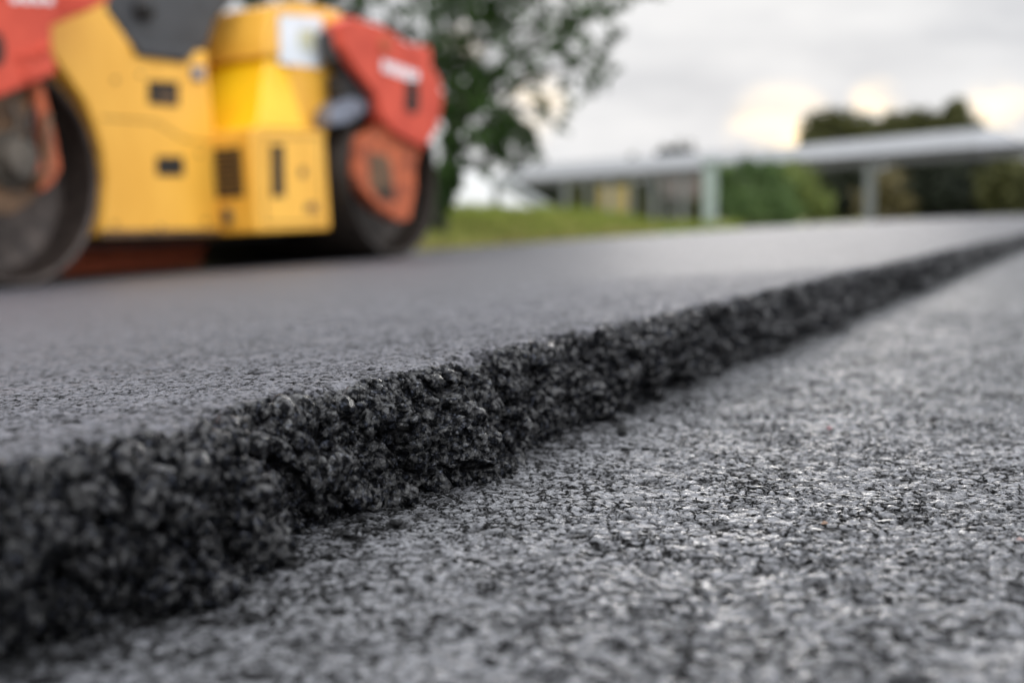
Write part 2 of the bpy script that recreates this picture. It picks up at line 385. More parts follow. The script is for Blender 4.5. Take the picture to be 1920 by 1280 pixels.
# the ragged limit between face and top
edge_shift = 0.013 * fbm(s32 / 0.02, t32 / 0.02, 91, 3)
wf = 1 - smooth(T0 - 0.001, T0 + 0.006, Tg + edge_shift)
df, pf = face_detail(s32, t32, SP)
ht, pt = worn_detail(s32, Lc.astype(f4), SP, 101, 0.0085, 0.0017)
toe = np.clip(1 - Tg / 0.085, 0, 1)
bulge = 0.019 * toe * (-0.25 + fbm(s32 / 0.045, t32 * 0 + 3, 96, 2) + 1.2 * fbm(s32 / 0.13, t32 * 0 + 7, 97, 2))
df = df * (1 - 0.65 * smooth(T0 - 0.035, T0, Tg)) - 0.003 * smooth(T0 - 0.02, T0, Tg)
disp = wf * (df + bulge) + (1 - wf) * ht
nL, nZ = -np.sin(An), np.cos(An)
Lf = Lc + nL * disp
Zf = Zc + nZ * disp
lim = STEP - 0.0005 + 0.0012 * fbm(s32 / 0.01, t32 / 0.01, 88, 2)
Zf = np.where((Zf > lim) & (wf > 0.02), lim + 0.1 * np.minimum(Zf - lim, 0.01), Zf)
notch = np.exp(-((Tg - T0 - 0.002) / 0.011) ** 2) * np.clip(fbm(s32 / 0.035, t32 / 0.05, 93, 3) * 2.2 + 0.15, 0, 1)
Zf = Zf - 0.011 * notch
Zf = Zf - np.where(Lf > 0.5, (Lf - 0.5) * slope(Sg), 0)
jit = 0.0035 * fbm(s32 / 0.011, t32 / 0.011, 99, 2) * wf
Sf = Sg + jit
X, Y = world(Sf, Lf)
verts = np.stack([X, Y, Zf], -1).reshape(-1, 3)
fresh = raw_mesh('fresh_asphalt_road', verts, grid_quads(len(s_rows), len(cols))[:, ::-1], M['fresh'], attrs={'pit': wf * pf + (1 - wf) * pt, 'raw': wf})
tag(fresh, 'new dark asphalt layer with a broken black edge', kind='structure')
# separate coated stones standing out of the broken face, one mass of them
def ico(sub):
    bm = bmesh.new(); bmesh.ops.create_icosphere(bm, subdivisions=sub, radius=1.0)
    v = np.array([x.co[:] for x in bm.verts]); t = np.array([[q.index for q in f_.verts] for f_ in bm.faces]); bm.free(); return v, t
def rocks(n, rmin, rmax, sub, smax, proud, ta_=0.018, tb_=None):
    v0, t0_ = ico(sub); shapes = []
    for k in range(14):
        m_ = 15; nn = RNG.normal(size=(m_, 3)); nn /= np.linalg.norm(nn, axis=1)[:, None]; dd = RNG.uniform(0.5, 0.85, m_)
        q = v0 @ nn.T; rr = np.where(q > 0.05, dd[None, :] / np.maximum(q, 0.05), 9).min(1); rr = np.minimum(rr, 1.15)
        w_ = v0 * rr[:, None] * np.array([1, RNG.uniform(0.7, 1), RNG.uniform(0.55, 0.9)])
        w_ = w_ * 1.2 + 0.04 * RNG.normal(size=w_.shape) * (1 if sub < 3 else 0.6)
        shapes.append(w_)
    shapes = np.array(shapes)
    u = RNG.uniform(0, 1, n); s_ = 0.25 * (smax / 0.25) ** u; t_ = RNG.uniform(ta_, tb_ or T0 + 0.002, n)
    i = np.clip(np.searchsorted(s_rows, s_), 0, len(s_rows) - 1); j = np.clip(np.searchsorted(cols, t_), 0, len(cols) - 1)
    r = rmin * (rmax / rmin) ** (RNG.uniform(0, 1, n) ** 1.6)
    base_ = np.stack([X[i, j], Y[i, j], Zf[i, j]], -1)
    nl, nz = nL[i, j], nZ[i, j]
    nrm = np.stack([-nl * DY, nl * DX, nz], -1)
    pos = base_ + nrm * (r * (proud - RNG.uniform(0, 0.7, n)))[:, None]
    pos[:, 2] = np.minimum(pos[:, 2], STEP - 0.95 * r - 0.001)
    A = RNG.normal(size=(n, 4)); A /= np.linalg.norm(A, axis=1)[:, None]; a, b, c, d = A.T
    Rm = np.stack([np.stack([a*a+b*b-c*c-d*d, 2*(b*c-a*d), 2*(b*d+a*c)], -1), np.stack([2*(b*c+a*d), a*a-b*b+c*c-d*d, 2*(c*d-a*b)], -1), np.stack([2*(b*d-a*c), 2*(c*d+a*b), a*a-b*b-c*c+d*d], -1)], 1)
    V = np.einsum('nij,nkj->nki', Rm, shapes[RNG.integers(0, 14, n)]) * r[:, None, None] + pos[:, None, :]
    T = t0_[None] + (np.arange(n) * len(v0))[:, None, None]
    return V.reshape(-1, 3), T.reshape(-1, 3)
RV, RT, off = [], [], 0
for spec in ((90, 0.010, 0.016, 3, 4.5, -0.1, 0.026, 0.060), (1500, 0.0070, 0.0155, 3, 5.0, 0.28), (1700, 0.0035, 0.0065, 2, 4.0, 0.25), (5000, 0.0012, 0.0028, 1, 2.6, 0.25)):
    v_, t_ = rocks(*spec); RV.append(v_); RT.append(t_ + off); off += len(v_)
RV = np.concatenate(RV); RT = np.concatenate(RT)
agg = raw_mesh('broken_aggregate', RV, RT, M['broken'], fresh, attrs={'pit': np.zeros(len(RV)), 'raw': np.ones(len(RV))}, smooth_shade=False)
agg['kind'] = 'stuff'
fresh.data.materials.append(M['broken'])
fm = (cols[:-1] < T0 - 0.001).astype(np.int32)[None, :].repeat(len(s_rows) - 1, 0).ravel()
fresh.data.polygons.foreach_set("material_index", fm)
del X, Y, Zf, Lf, Sf, verts, df, pf, ht, pt, disp, RV, RT

# old road: one sheet, finely divided in front of the camera and at the foot of the step
mid = np.arange(-0.12, 0.56, 0.0015 * RES)
right = -series(0.12 + 0.0017, 8.0, 0.0017, 0.012)[::-1]
oc = np.concatenate([right, mid])
so_rows = s_rows
doc = np.gradient(oc)
Sg, Lg = np.meshgrid(so_rows, oc, indexing='ij')
SP = np.maximum(ds_rows[:, None], doc[None, :]).astype(f4)
s32 = Sg.astype(f4); l32 = Lg.astype(f4)
h, pit = worn_detail(s32, l32, SP, 201, 0.0135, 0.0021)
h = h + 0.0012 * fbm(s32 / 0.09, l32 / 0.09, 231, 2)
X, Y = world(Sg, Lg)
verts = np.stack([X, Y, h], -1).reshape(-1, 3)
tack = smooth(0.415, 0.455, Lg + 0.025 * fbm(s32 / 0.05, l32 / 0.05, 241, 3)) * 0.55
pit = np.clip(pit + tack * (0.65 + 0.5 * fbm(s32 / 0.012, l32 / 0.012, 251, 2)), 0, 1)
old = raw_mesh('old_asphalt_road', verts, grid_quads(len(so_rows), len(oc))[:, ::-1], M['old'], attrs={'pit': pit, 'raw': tack * 0.0})
tag(old, 'worn light grey asphalt road surface below the new layer', kind='structure')
del X, Y, verts, h, pit, tack, s32, l32, t32, Sg, Tg, Lg

# ---------------------------------------------------------------- terrain
def edge_z(s): return STEP - (ROAD_W - 0.5) * slope(s)
def verge(s, L):
    e = edge_z(s)
    rise = 0.17 * smooth(ROAD_W + 0.1, ROAD_W + 2.0, L) * (1 - 0.9 * smooth(20, 30, s))
    rise = rise + 0.10 * smooth(ROAD_W + 0.4, ROAD_W + 2.5, L) * smooth(16, 21, s) * (1 - smooth(21, 26, s))
    rise = rise - 0.30 * smooth(20, 25.5, s) * smooth(ROAD_W, ROAD_W + 1.0, L)
    rise = rise - 0.35 * smooth(ROAD_W + 4, ROAD_W + 26, L)
    return e - 0.03 + rise
def terrain_z(s, L):
    z = verge(s, L)
    under = np.where(L > 0.44, np.where(s > 0, z_new(s, L), STEP) - 0.30, -0.30)
    z = np.where(L > ROAD_W + 0.05, z, np.minimum(under, -0.2))
    return np.where(L < -8, -0.28 - 0.02 * np.minimum(-L - 8, 20), z)
la = np.concatenate([-np.geomspace(8.2, 1500, 40)[::-1], np.array([-8.0, -4, 0, 3, ROAD_W - 0.05]), np.linspace(ROAD_W + 0.06, 14, 50), np.geomspace(14.5, 1500, 50)])
sa = np.concatenate([-np.geomspace(0.5, 1500, 30)[::-1], np.linspace(0, 50, 150), np.geomspace(51, 2500, 60)])
Sg, Lg = np.meshgrid(sa, la, indexing='ij')
Z = terrain_z(Sg, Lg)
bumpy = 0.05 * fbm((Sg / 1.1).astype(f4), (Lg / 1.1).astype(f4), 301, 3)
Z = Z + np.where(Lg > ROAD_W + 0.3, bumpy, 0)
X, Y = world(Sg, Lg)
g = raw_mesh('ground', np.stack([X, Y, Z], -1).reshape(-1, 3), grid_quads(len(sa), len(la))[:, ::-1], M['turf'])
tag(g, 'grassy ground beyond the road', kind='structure')

def blades(name, n, s0, s1, L0, L1, h0, h1, m, label, extra=None):
    s = RNG.uniform(s0, s1, n); L = RNG.uniform(L0, L1, n)
    z = terrain_z(s, L) + 0.01
    x, y = world(s, L)
    hh = RNG.uniform(h0, h1, n) * (0.35 + 1.5 * np.clip(0.5 + fbm((s / 0.5).astype(f4), (L / 0.5).astype(f4), 401, 3), 0, 1)); a = RNG.uniform(0, 2 * math.pi, n); w = RNG.uniform(0.006, 0.014, n)
    ln = RNG.uniform(-0.5, 0.5, (n, 2)) * hh[:, None]
    b = np.stack([x, y, z], -1); d = np.stack([np.cos(a) * w, np.sin(a) * w, 0 * a], -1)
    tip = b + np.stack([ln[:, 0], ln[:, 1], hh], -1); midp = b + np.stack([ln[:, 0] * .35, ln[:, 1] * .35, hh * .6], -1)
    v = np.stack([b - d, b + d, midp + d * .8, tip, midp - d * .8], 1).reshape(-1, 3)
    q = np.arange(n)[:, None] * 5 + np.arange(5)[None, :]
    o = raw_mesh(name, v, q, m, smooth_shade=False)
    return tag(o, label, 'grass', kind='stuff')
blades('grass', 60000, 11, 24, ROAD_W + 0.12, ROAD_W + 5.5, 0.04, 0.13, M['grass'], 'bright green grass on the bank beyond the road')
blades('dry_grass', 14000, 9, 19, ROAD_W + 0.08, ROAD_W + 1.6, 0.04, 0.10, M['drygrass'], 'yellowish grass at the foot of the bank beside the roller')

# ---------------------------------------------------------------- road roller
R = 0.57
def on_new(px, py, guess):
    """point where the picture ray meets the fresh surface"""
    r = ray(px, py); d = guess
    for _ in range(60):
        x, y = r.x * d, r.y * d
        s, L = x * DX + y * DY, -x * DY + y * DX
        zz = float(z_new(s, L)) - CZ
        d = d + 0.5 * (zz / r.z - d) if r.z < -1e-4 else d
    return Vector((r.x * d, r.y * d, r.z * d + CZ))
def surf(x, y):
    s, L = x * DX + y * DY, -x * DY + y * DX
    return float(z_new(s, L))
p1 = Vector(((46 - 960) / F * 7.17, 7.17)); p2 = Vector(((748 - 960) / F * 10.1, 10.1))
c1 = Vector((p1.x, p1.y, surf(*p1))); c2 = Vector((p2.x, p2.y, surf(*p2)))
e1 = (c2 - c1).normalized(); WB = (c2 - c1).length
left = Vector((-e1.y, e1.x, 0)).normalized()
c3 = c1 + left * 1.6; c3.z = surf(c3.x, c3.y)
e2 = (c3 - c1); e2 = (e2 - e1 * e2.dot(e1)).normalized(); e3 = e1.cross(e2)
RM = Matrix((e1, e2, e3)).transposed().to_4x4(); RM.translation = c1
roller = bpy.data.objects.new('road_roller', None); C.objects.link(roller); roller.matrix_world = RM
tag(roller, 'yellow and red tandem road roller standing on the new asphalt', 'road roller')
cam_l = RM.inverted() @ Vector((0, 0, CZ))
def Q(px, py, yc=0.0):
    d = (RM.inverted().to_3x3() @ ray(px, py)); t = (yc - cam_l.y) / d.y
    q = cam_l + d * t
    return (q.x, q.z)
def QX(px, py, xc):
    d = (RM.inverted().to_3x3() @ ray(px, py)); t = (xc - cam_l.x) / d.x
    q = cam_l + d * t
    return (q.y, q.z)
def plate(name, pix, y0, y1, m, parent=roller, w=0.012):
    bm = bmesh.new(); add_prism(bm, [Q(px, py, y0) for px, py in pix], y0, y1, w)
    return obj(name, bm, m, parent)
W = 2.0
for cx in (0.0, WB):
    bm = bmesh.new()
    add_lathe(bm, [(0.555, 0.0), (R, 0.012), (R, W - 0.012), (0.555, W), (0.50, W), (0.49, W - 0.2), (0, W - 0.22)], cx, R, 96)
    dr = obj('drum', bm, M['steel'], roller, True)
    bm = bmesh.new()
    add_lathe(bm, [(0.556, -0.003), (0.535, -0.004), (0.525, 0.02), (0.515, 0.20), (0.47, 0.24), (0.40, 0.26), (0.37, 0.30), (0.16, 0.33), (0, 0.33)], cx, R, 96)
    obj('rim', bm, M['rimsteel'] if cx == 0 else M['steel'], dr, True)
    bm = bmesh.new()
    add_lathe(bm, [(0.0, 0.03), (0.13, 0.03), (0.15, 0.05), (0.15, 0.33)], cx, R, 32)
    hub = obj('hub', bm, M['brownmetal'], dr, True)
# support arm and hydraulic motor of the near drum
plate('support_arm', [(-70, 120), (55, 130), (80, 190), (92, 262), (96, 322), (84, 352), (52, 386), (20, 402), (-60, 402), (-90, 330)], 0.0, 0.08, M['brownmetal'])
plate('arm_strip', [(62, 150), (82, 160), (106, 262), (115, 318), (100, 345), (78, 360), (74, 318), (88, 290), (76, 230)], -0.05, 0.05, M['orange_red'])
bm = bmesh.new()
cx, cz = Q(22, 300, -0.02)
add_lathe(bm, [(0.0, -0.11), (0.09, -0.11), (0.10, -0.09), (0.10, -0.04), (0.145, -0.03), (0.145, 0.0)], cx, cz, 28)
for k in range(8):
    a = k * math.pi / 4; add_lathe(bm, [(0, -0.05), (0.014, -0.05), (0.014, -0.02)], cx + 0.12 * math.cos(a), cz + 0.12 * math.sin(a), 8)
obj('hydraulic_motor', bm, M['greymetal'], roller)
for pts, m_, r_ in (([(60, 200), (50, 240), (62, 290), (40, 330)], 'black', 0.016), ([(20, 195), (34, 230), (18, 262), (30, 300)], 'greymetal', 0.018), ([(88, 215), (82, 270), (90, 320), (60, 345)], 'brownmetal', 0.02)):
    bm = bmesh.new(); add_tube(bm, [(Q(px, py, -0.05)[0], -0.05 - 0.02 * (i % 2), Q(px, py, -0.05)[1]) for i, (px, py) in enumerate(pts)], r_)
    obj('hose', bm, M[m_], roller, True)
# front frame, upper left
ff = plate('front_frame', [(-160, -140), (235, -120), (213, -12), (203, 3), (176, 17), (99, 48), (98, 90), (109, 137), (0, 182), (-170, 235)], -0.10, 0.10, M['red'], w=0.02)
plate('frame_opening', [(-40, 40), (3, 66), (9, 84), (9, 112), (-2, 124), (-40, 124)], -0.106, -0.094, M['slot'], parent=ff, w=0.0)
for px, py in ((44, 107), (70, 100), (88, 92), (52, 137), (127, 10), (155, 14)):
    bm = bmesh.new(); x_, z_ = Q(px, py, -0.11)
    add_lathe(bm, [(0, -0.122), (0.014, -0.122), (0.016, -0.112), (0.03, -0.110), (0.03, -0.098)], x_, z_, 12)
    obj('bolt', bm, M['red'], ff)
for k in range(4):
    px = 22 + k * 21
    plate('lettering', [(px, -14 + k * 2), (px + 14, -13 + k * 2), (px + 14, 5 + k * 1), (px, 4 + k * 1)], -0.104, -0.098, M['white'], parent=ff, w=0.0)
bm = bmesh.new(); add_box(bm, (Q(-160, 0)[0], 0.101, Q(0, 60)[1]), (Q(90, 0)[0], W + 0.05, Q(0, -110)[1]), 0.03)
obj('front_crossbeam', bm, M['red'], roller)
# yellow chassis between the drums
YC = 0.33
body = plate('chassis', [(60, 10), (150, -70), (204, -10), (200, 18), (262, 106), (352, 118), (358, 95), (388, 95), (391, 131), (407, 300), (420, 437), (190, 443), (194, 400), (199, 340), (194, 290), (180, 240), (160, 190), (128, 145), (104, 112)], YC, W - 0.15, M['yellow'], w=0.022)
plate('slot', [(277, 151), (335, 154), (335, 200), (279, 195)], YC - 0.004, YC + 0.02, M['slot'], parent=body, w=0.0)
plate('slot', [(294, 293), (344, 294), (345, 330), (294, 329)], YC - 0.004, YC + 0.02, M['slot'], parent=body, w=0.0)
plate('slot_recess', [(299, 172), (327, 174), (327, 192), (299, 188)], YC - 0.007, YC + 0.01, M['brownmetal'], parent=body, w=0.0)
bm = bmesh.new()
pp = [Q(px, py, YC) for px, py in ((190, 221), (290, 228), (345, 262), (400, 270))]
add_tube(bm, [(a, YC - 0.001, b) for a, b in pp], 0.004, 6)
obj('seam', bm, M['slot'], body)
for a, b in (((362, 104), (384, 140)),):
    plate('latch', [(a[0], a[1] + 20), (b[0], a[1] + 22), (b[0], b[1] + 10), (a[0], b[1] + 8)], YC - 0.02, YC + 0.01, M['silver'], parent=body, w=0.006)
for px, py in ((215, 150), (262, 140), (372, 150), (372, 290), (215, 420), (385, 415), (300, 425)):
    bm = bmesh.new(); x_, z_ = Q(px, py, YC); add_lathe(bm, [(0, YC - 0.012), (0.012, YC - 0.012), (0.014, YC + 0.003)], x_, z_, 8); obj('bolt', bm, M['brownmetal'], body)
plate('scuffed_edge', [(192, 431), (418, 429), (420, 438), (191, 444)], YC - 0.004, YC + 0.01, M['brownmetal'], parent=body, w=0.0)
# operator console
con = plate('console', [(192, -90), (197, 10), (259, 104), (350, 117), (356, 97), (389, 95), (406, 40), (440, 4), (452, -90)], YC + 0.02, W - 0.25, M['grey'], w=0.03)
plate('console_lip', [(252, 80), (262, 104), (352, 114), (372, 92), (300, 88)], YC - 0.03, YC + 0.05, M['grey'], parent=con, w=0.012)
bm = bmesh.new(); x_, z_ = Q(270, 18, YC)
add_lathe(bm, [(0, YC - 0.05), (0.05, YC - 0.05), (0.065, YC - 0.03), (0.065, YC + 0.03)], x_, z_, 20)
obj('knob', bm, M['black'], con, True)
# rear engine box
YB = 0.03
xB, zB = Q(482, 436, YB)
zT = Q(482, 240, YB)[1]
xE = Q(612, 300, YB)[0]
bm = bmesh.new(); add_box(bm, (xB, YB, zB), (xE, W - 0.1, zT), 0.02)
eng = obj('engine_box', bm, M['yellow'], roller)
def side_panel(name, pix, m, y=YB):
    return plate(name, pix, y - 0.006, y + 0.01, m, parent=eng, w=0.0)
side_panel('side_grille', [(509, 272), (532, 270), (534, 368), (511, 370)], M['slot'])
side_panel('side_grille', [(563, 315), (574, 314), (574, 331), (563, 332)], M['brownmetal'])
side_panel('latch', [(574, 382), (594, 380), (594, 396), (574, 398)], M['brownmetal'])
bm = bmesh.new()
(y0, z1), (y1, z0) = QX(452, 272, xB), QX(408, 372, xB)
for k in range(9):
    za = z0 + (z1 - z0) * k / 9; add_box(bm, (xB - 0.012, min(y0, y1), za), (xB + 0.01, max(y0, y1), za + (z1 - z0) / 9 * 0.72))
obj('front_grille', bm, M['slot'], eng)
for pa_, pb_ in (((495, 258), (600, 256)), ((495, 258), (497, 418)), ((497, 418), (601, 418)), ((601, 418), (600, 256))):
    bm = bmesh.new(); (xa, za), (xb, zb) = Q(*pa_, YB), Q(*pb_, YB)
    add_tube(bm, [(xa, YB, za), ((xa + xb) / 2, YB, (za + zb) / 2), (xb, YB, zb)], 0.0045, 6); obj('door_seam', bm, M['slot'], eng)
bm = bmesh.new(); a, b = QX(428, 405, xB); add_box(bm, (xB - 0.03, a - 0.03, b - 0.05), (xB + 0.01, a + 0.03, b + 0.05), 0.008)
obj('handle', bm, M['greymetal'], eng)
# sloping cowl on the box, its brighter yellow painting in reflected light
zt = Q(500, 108, 0.18)[1]
x0b, x1b = Q(484, 238, YB)[0], Q(575, 238, YB)[0]
x0t, x1t = Q(497, 108, 0.18)[0], Q(528, 108, 0.18)[0]
bm = bmesh.new()
add_hex(bm, [(x0b, YB, zT + 0.001), (x1b, YB, zT + 0.001), (x1b, 0.6, zT + 0.001), (x0b, 0.6, zT + 0.001)], [(x0t, 0.17, zt), (x1t, 0.17, zt), (x1t, 0.6, zt), (x0t, 0.6, zt)], 0.015)
obj('cowl', bm, M['bright_yellow'], roller)
# hood above it
YH = 0.14
hp = [Q(px, py, YH) for px, py in ((497, 106), (500, 70), (512, 10), (560, 2), (640, 22), (655, 70), (640, 150), (613, 250), (612, 262), (560, 262), (540, 106))]
bm = bmesh.new(); add_prism(bm, hp, YH, W - 0.2, 0.03)
hood = obj('hood', bm, M['yellow'], roller)
plate('sticker', [(523, 28), (604, 31), (602, 128), (526, 119)], YH - 0.003, YH + 0.01, M['sticker'], parent=hood, w=0.0)
plate('printed_patch', [(560, 55), (590, 57), (588, 100), (562, 96)], YH - 0.005, YH + 0.01, mat('faded_print', (0.62, 0.58, 0.30), (0.5, 0.55, 0.6), 20, 0.5), parent=hood, w=0.0)
# underside between the drums
bm = bmesh.new(); add_box(bm, (0.75, 0.5, R * 0.32), (WB - 0.66, W - 0.2, zB - 0.01), 0.02)
obj('belly_pan', bm, M['black'], roller)
# rear frame and its lower arm
rf = plate('rear_frame', [(637, 44), (660, 31), (716, 47), (738, 62), (791, 97), (826, 148), (832, 187), (823, 236), (799, 279), (744, 251), (717, 222), (708, 180), (668, 130), (641, 84)], -0.09, 0.05, M['red'], w=0.02)
plate('frame_slot', [(763, 150), (784, 152), (786, 206), (776, 214), (760, 205)], -0.096, -0.08, M['slot'], parent=rf, w=0.0)
plate('frame_edge', [(619, 60), (640, 44), (672, 132), (712, 182), (716, 222), (695, 215), (668, 150), (628, 112)], -0.02, 0.10, M['grey'], parent=rf, w=0.01)
for k in range(5):
    px, py = 718 + k * 14, 112 + k * 5.0
    plate('lettering', [(px, py), (px + 10, py + 3), (px + 10, py + 24), (px, py + 21)], -0.095, -0.085, M['white'], parent=rf, w=0.0)
bm = bmesh.new(); x_, z_ = Q(722, 84, -0.1)
add_lathe(bm, [(0, -0.105), (0.05, -0.105), (0.055, -0.098), (0.055, -0.085)], x_, z_, 20)
obj('reflector', bm, M['orange_red'], rf)
bm = bmesh.new(); xa, za = Q(700, 60, 0.1); xb, zb = Q(800, 110, 0.1); add_box(bm, (xa, 0.051, zb - 0.1), (xb, W + 0.05, za - 0.05), 0.03)
obj('rear_crossbeam', bm, M['red'], roller)
ra = plate('rear_arm', [(670, 258), (690, 250), (722, 228), (752, 246), (787, 284), (779, 312), (779, 352), (769, 410), (752, 415), (714, 393), (675, 350), (667, 330)], -0.04, 0.07, M['orange_red'], w=0.006)
plate('arm_recess', [(692, 286), (728, 292), (735, 326), (741, 378), (716, 374), (694, 346)], -0.046, -0.03, M['brownmetal'], parent=ra, w=0.0)
plate('arm_slot', [(718, 345), (735, 348), (738, 374), (719, 372)], -0.05, -0.03, M['slot'], parent=ra, w=0.0)
plate('bracket', [(636, 140), (672, 134), (712, 184), (706, 216), (690, 196), (664, 182), (640, 186)], -0.015, 0.1, M['black'])
bm = bmesh.new()
xs, zs = Q(655, 205, -0.02)
b2 = [Q(px, py, -0.02) for px, py in ((620, 236), (622, 206), (640, 188), (664, 182), (690, 194), (682, 214), (652, 231))]
add_prism(bm, b2, -0.02, 0.12, 0.012)
obj('scraper_housing', bm, M['silver'], roller)

# ---------------------------------------------------------------- low brick red wall beyond the road
s0, s1 = 6.2, 8.35
bm = bmesh.new()
for k, (a, b) in enumerate(((s0, s1),)):
    for j in range(3):
        for i in range(9):
            o_ = 0.06 * (j % 2)
            xa = a + (b - a) * i / 9 + o_
            zb_ = float(edge_z(7.5)) + 0.012 + j * 0.09
            add_box(bm, (xa, 0, zb_), (xa + (b - a) / 9 - 0.008, 0.2, zb_ + 0.083), 0.006)
wl = obj('brick_wall', bm, M['brick'])
x_, y_ = world(0, ROAD_W + 0.12)
wl.matrix_world = Matrix(((DX, -DY, 0, x_), (DY, DX, 0, y_), (0, 0, 1, 0), (0, 0, 0, 1)))
tag(wl, 'low brick red wall at the road edge seen under the roller', 'wall')

# ---------------------------------------------------------------- foliage
def leaf_cloud(centres, radii, counts, size, flat=1.0, clump=0.35):
    out = []
    for c, r, n in zip(centres, radii, counts):
        k = max(3, int(n / 14))
        d = RNG.normal(size=(k, 3)); d /= np.linalg.norm(d, axis=1)[:, None]
        cl = np.array(c) + d * (r * RNG.uniform(0.15, 1.0, (k, 1)) ** 0.6) * np.array([1, 1, flat])
        idx = RNG.integers(0, k, n)
        out.append(cl[idx] + RNG.normal(size=(n, 3)) * r * clump * 0.45)
    p = np.concatenate(out); n = len(p)
    a = RNG.normal(size=(n, 3)); a /= np.linalg.norm(a, axis=1)[:, None]
    b = np.cross(a, RNG.normal(size=(n, 3))); b /= np.linalg.norm(b, axis=1)[:, None]
    sz = size * RNG.uniform(0.6, 1.3, (n, 1))
    v = np.stack([p - a * sz, p - b * sz * 0.45, p + a * sz, p + b * sz * 0.45], 1).reshape(-1, 3)
    q = np.arange(n)[:, None] * 4 + np.arange(4)[None, :]
    return v, q
def plant(name, base, label, cat, blobs, m, size, trunk_r=0.15, clump=0.35, stem=True, flat=1.0, group=None, limbs=True):
    root = empty(name, base, label, cat, group)
    B = Vector(base)
    v, q = leaf_cloud([Vector(c) - B for c, r, n in blobs], [r for c, r, n in blobs], [n for c, r, n in blobs], size, flat, clump)
    raw_mesh('crown', v, q, m, root, smooth_shade=False)
    if stem:
        bm = bmesh.new()
        top = sum((Vector(c) for c, r, n in blobs), Vector()) / len(blobs) - B
        pts = [Vector((0, 0, -0.3)), top * 0.25 + Vector((trunk_r, 0, 0)), top * 0.6 + Vector((-trunk_r * .6, 0, 0)), top]
        add_tube(bm, pts, [trunk_r * 1.3, trunk_r, trunk_r * .8, trunk_r * .35])
        if limbs:
            for c, r, n in blobs[:26]:
                e = Vector(c) - B; st = top * random.uniform(0.35, 0.8)
                mid_ = (st + e) / 2 + Vector((0, 0, 0.12 * (e - st).length))
                add_tube(bm, [st, mid_, e], [trunk_r * .4, trunk_r * .25, trunk_r * .07], 6)
        obj('trunk', bm, M['bark'], root, True)
    return root
# the near tree: blobs of foliage hanging over the verge behind the roller
D0 = 16.0
tb = []
for px, py, rp, dn in [(860, 50, 80, 1.1), (950, 30, 70, 1.0), (880, 165, 70, 1.2), (915, 235, 60, 1.2), (960, 270, 48, 1.6), (1000, 262, 34, 1.2), (1075, 60, 50, .8), (1125, 95, 30, .6),
                       (1150, 130, 18, .35), (1040, 25, 60, .9), (1000, 110, 45, .5), (930, 125, 60, .8), (830, 110, 60, 1.0), (1180, 5, 36, .5), (1130, 10, 50, .7), (500, -30, 60, 1), (590, -20, 50, 1.0), (470, 0, 30, 1.0), (600, 6, 26, .8),
                       (700, -10, 34, .5), (790, 10, 60, 1.0), (1075, 190, 24, .25), (1050, 235, 24, .35), (850, 285, 34, 1.0), (860, 200, 50, 1.0), (890, -70, 110, 1.0), (1040, -80, 110, .8), (700, -120, 130, .8), (520, -140, 120, .8), (840, -230, 200, .7), (1010, 165, 26, .3), (1110, 150, 20, .25), (900, 290, 36, .9), (1060, 115, 34, .5), (1100, 135, 26, .45), (1020, 205, 30, .4), (1125, 165, 20, .35), (970, 195, 40, .6), (1150, 60, 28, .5), (1210, -10, 30, .4), (1060, 160, 26, .4), (850, 255, 40, 1.2), (930, 285, 34, 1.2), (990, 285, 26, 1.0), (890, 320, 26, .8), (680, 18, 30, .9), (745, 40, 32, .9), (790, 75, 34, .9), (640, -5, 30, .9)]:
    d = D0 + random.uniform(-1.3, 1.3); k = d / F
    tb.append((P(px, py, d), rp * k, int(215 * dn * (rp / 60) ** 2 * 1.0) + 12))
bs, bL = 0, 0
q0 = P(790, 470, D0 + 0.5); s_, L_ = q0.x * DX + q0.y * DY, -q0.x * DY + q0.y * DX
base = (q0.x, q0.y, float(terrain_z(np.array(s_), np.array(L_))))
plant('broadleaf_tree', base, 'dark leafy tree overhanging behind the red rear frame of the roller', 'tree', tb, M['leaf'], 0.062, 0.08, clump=0.36)
# undergrowth at its foot
def shrub(label, blobpx, d, m, size, n, clump=0.45, name='bush', group=None, cat='bush'):
    bl = []
    for px, py, rp in blobpx:
        dd = d + random.uniform(-0.05, 0.05) * d; bl.append((P(px, py, dd), rp * dd / F, int(n * (rp / 40) ** 2) + 30))
    xs = sum(b[0].x for b in bl) / len(bl); ys = sum(b[0].y for b in bl) / len(bl)
    s_, L_ = xs * DX + ys * DY, -xs * DY + ys * DX
    return plant(name, (xs, ys, float(terrain_z(np.array(s_), np.array(L_)))), label, cat, bl, m, size, d * 0.0022, clump, group=group)
shrub('dull green bush between the rear drum of the roller and the white tent', [(815, 340, 26), (825, 380, 24), (812, 410, 22), (842, 318, 22), (800, 300, 26), (838, 350, 22), (832, 375, 20), (848, 335, 20)], 15.0, M['leaf'], 0.05, 520)
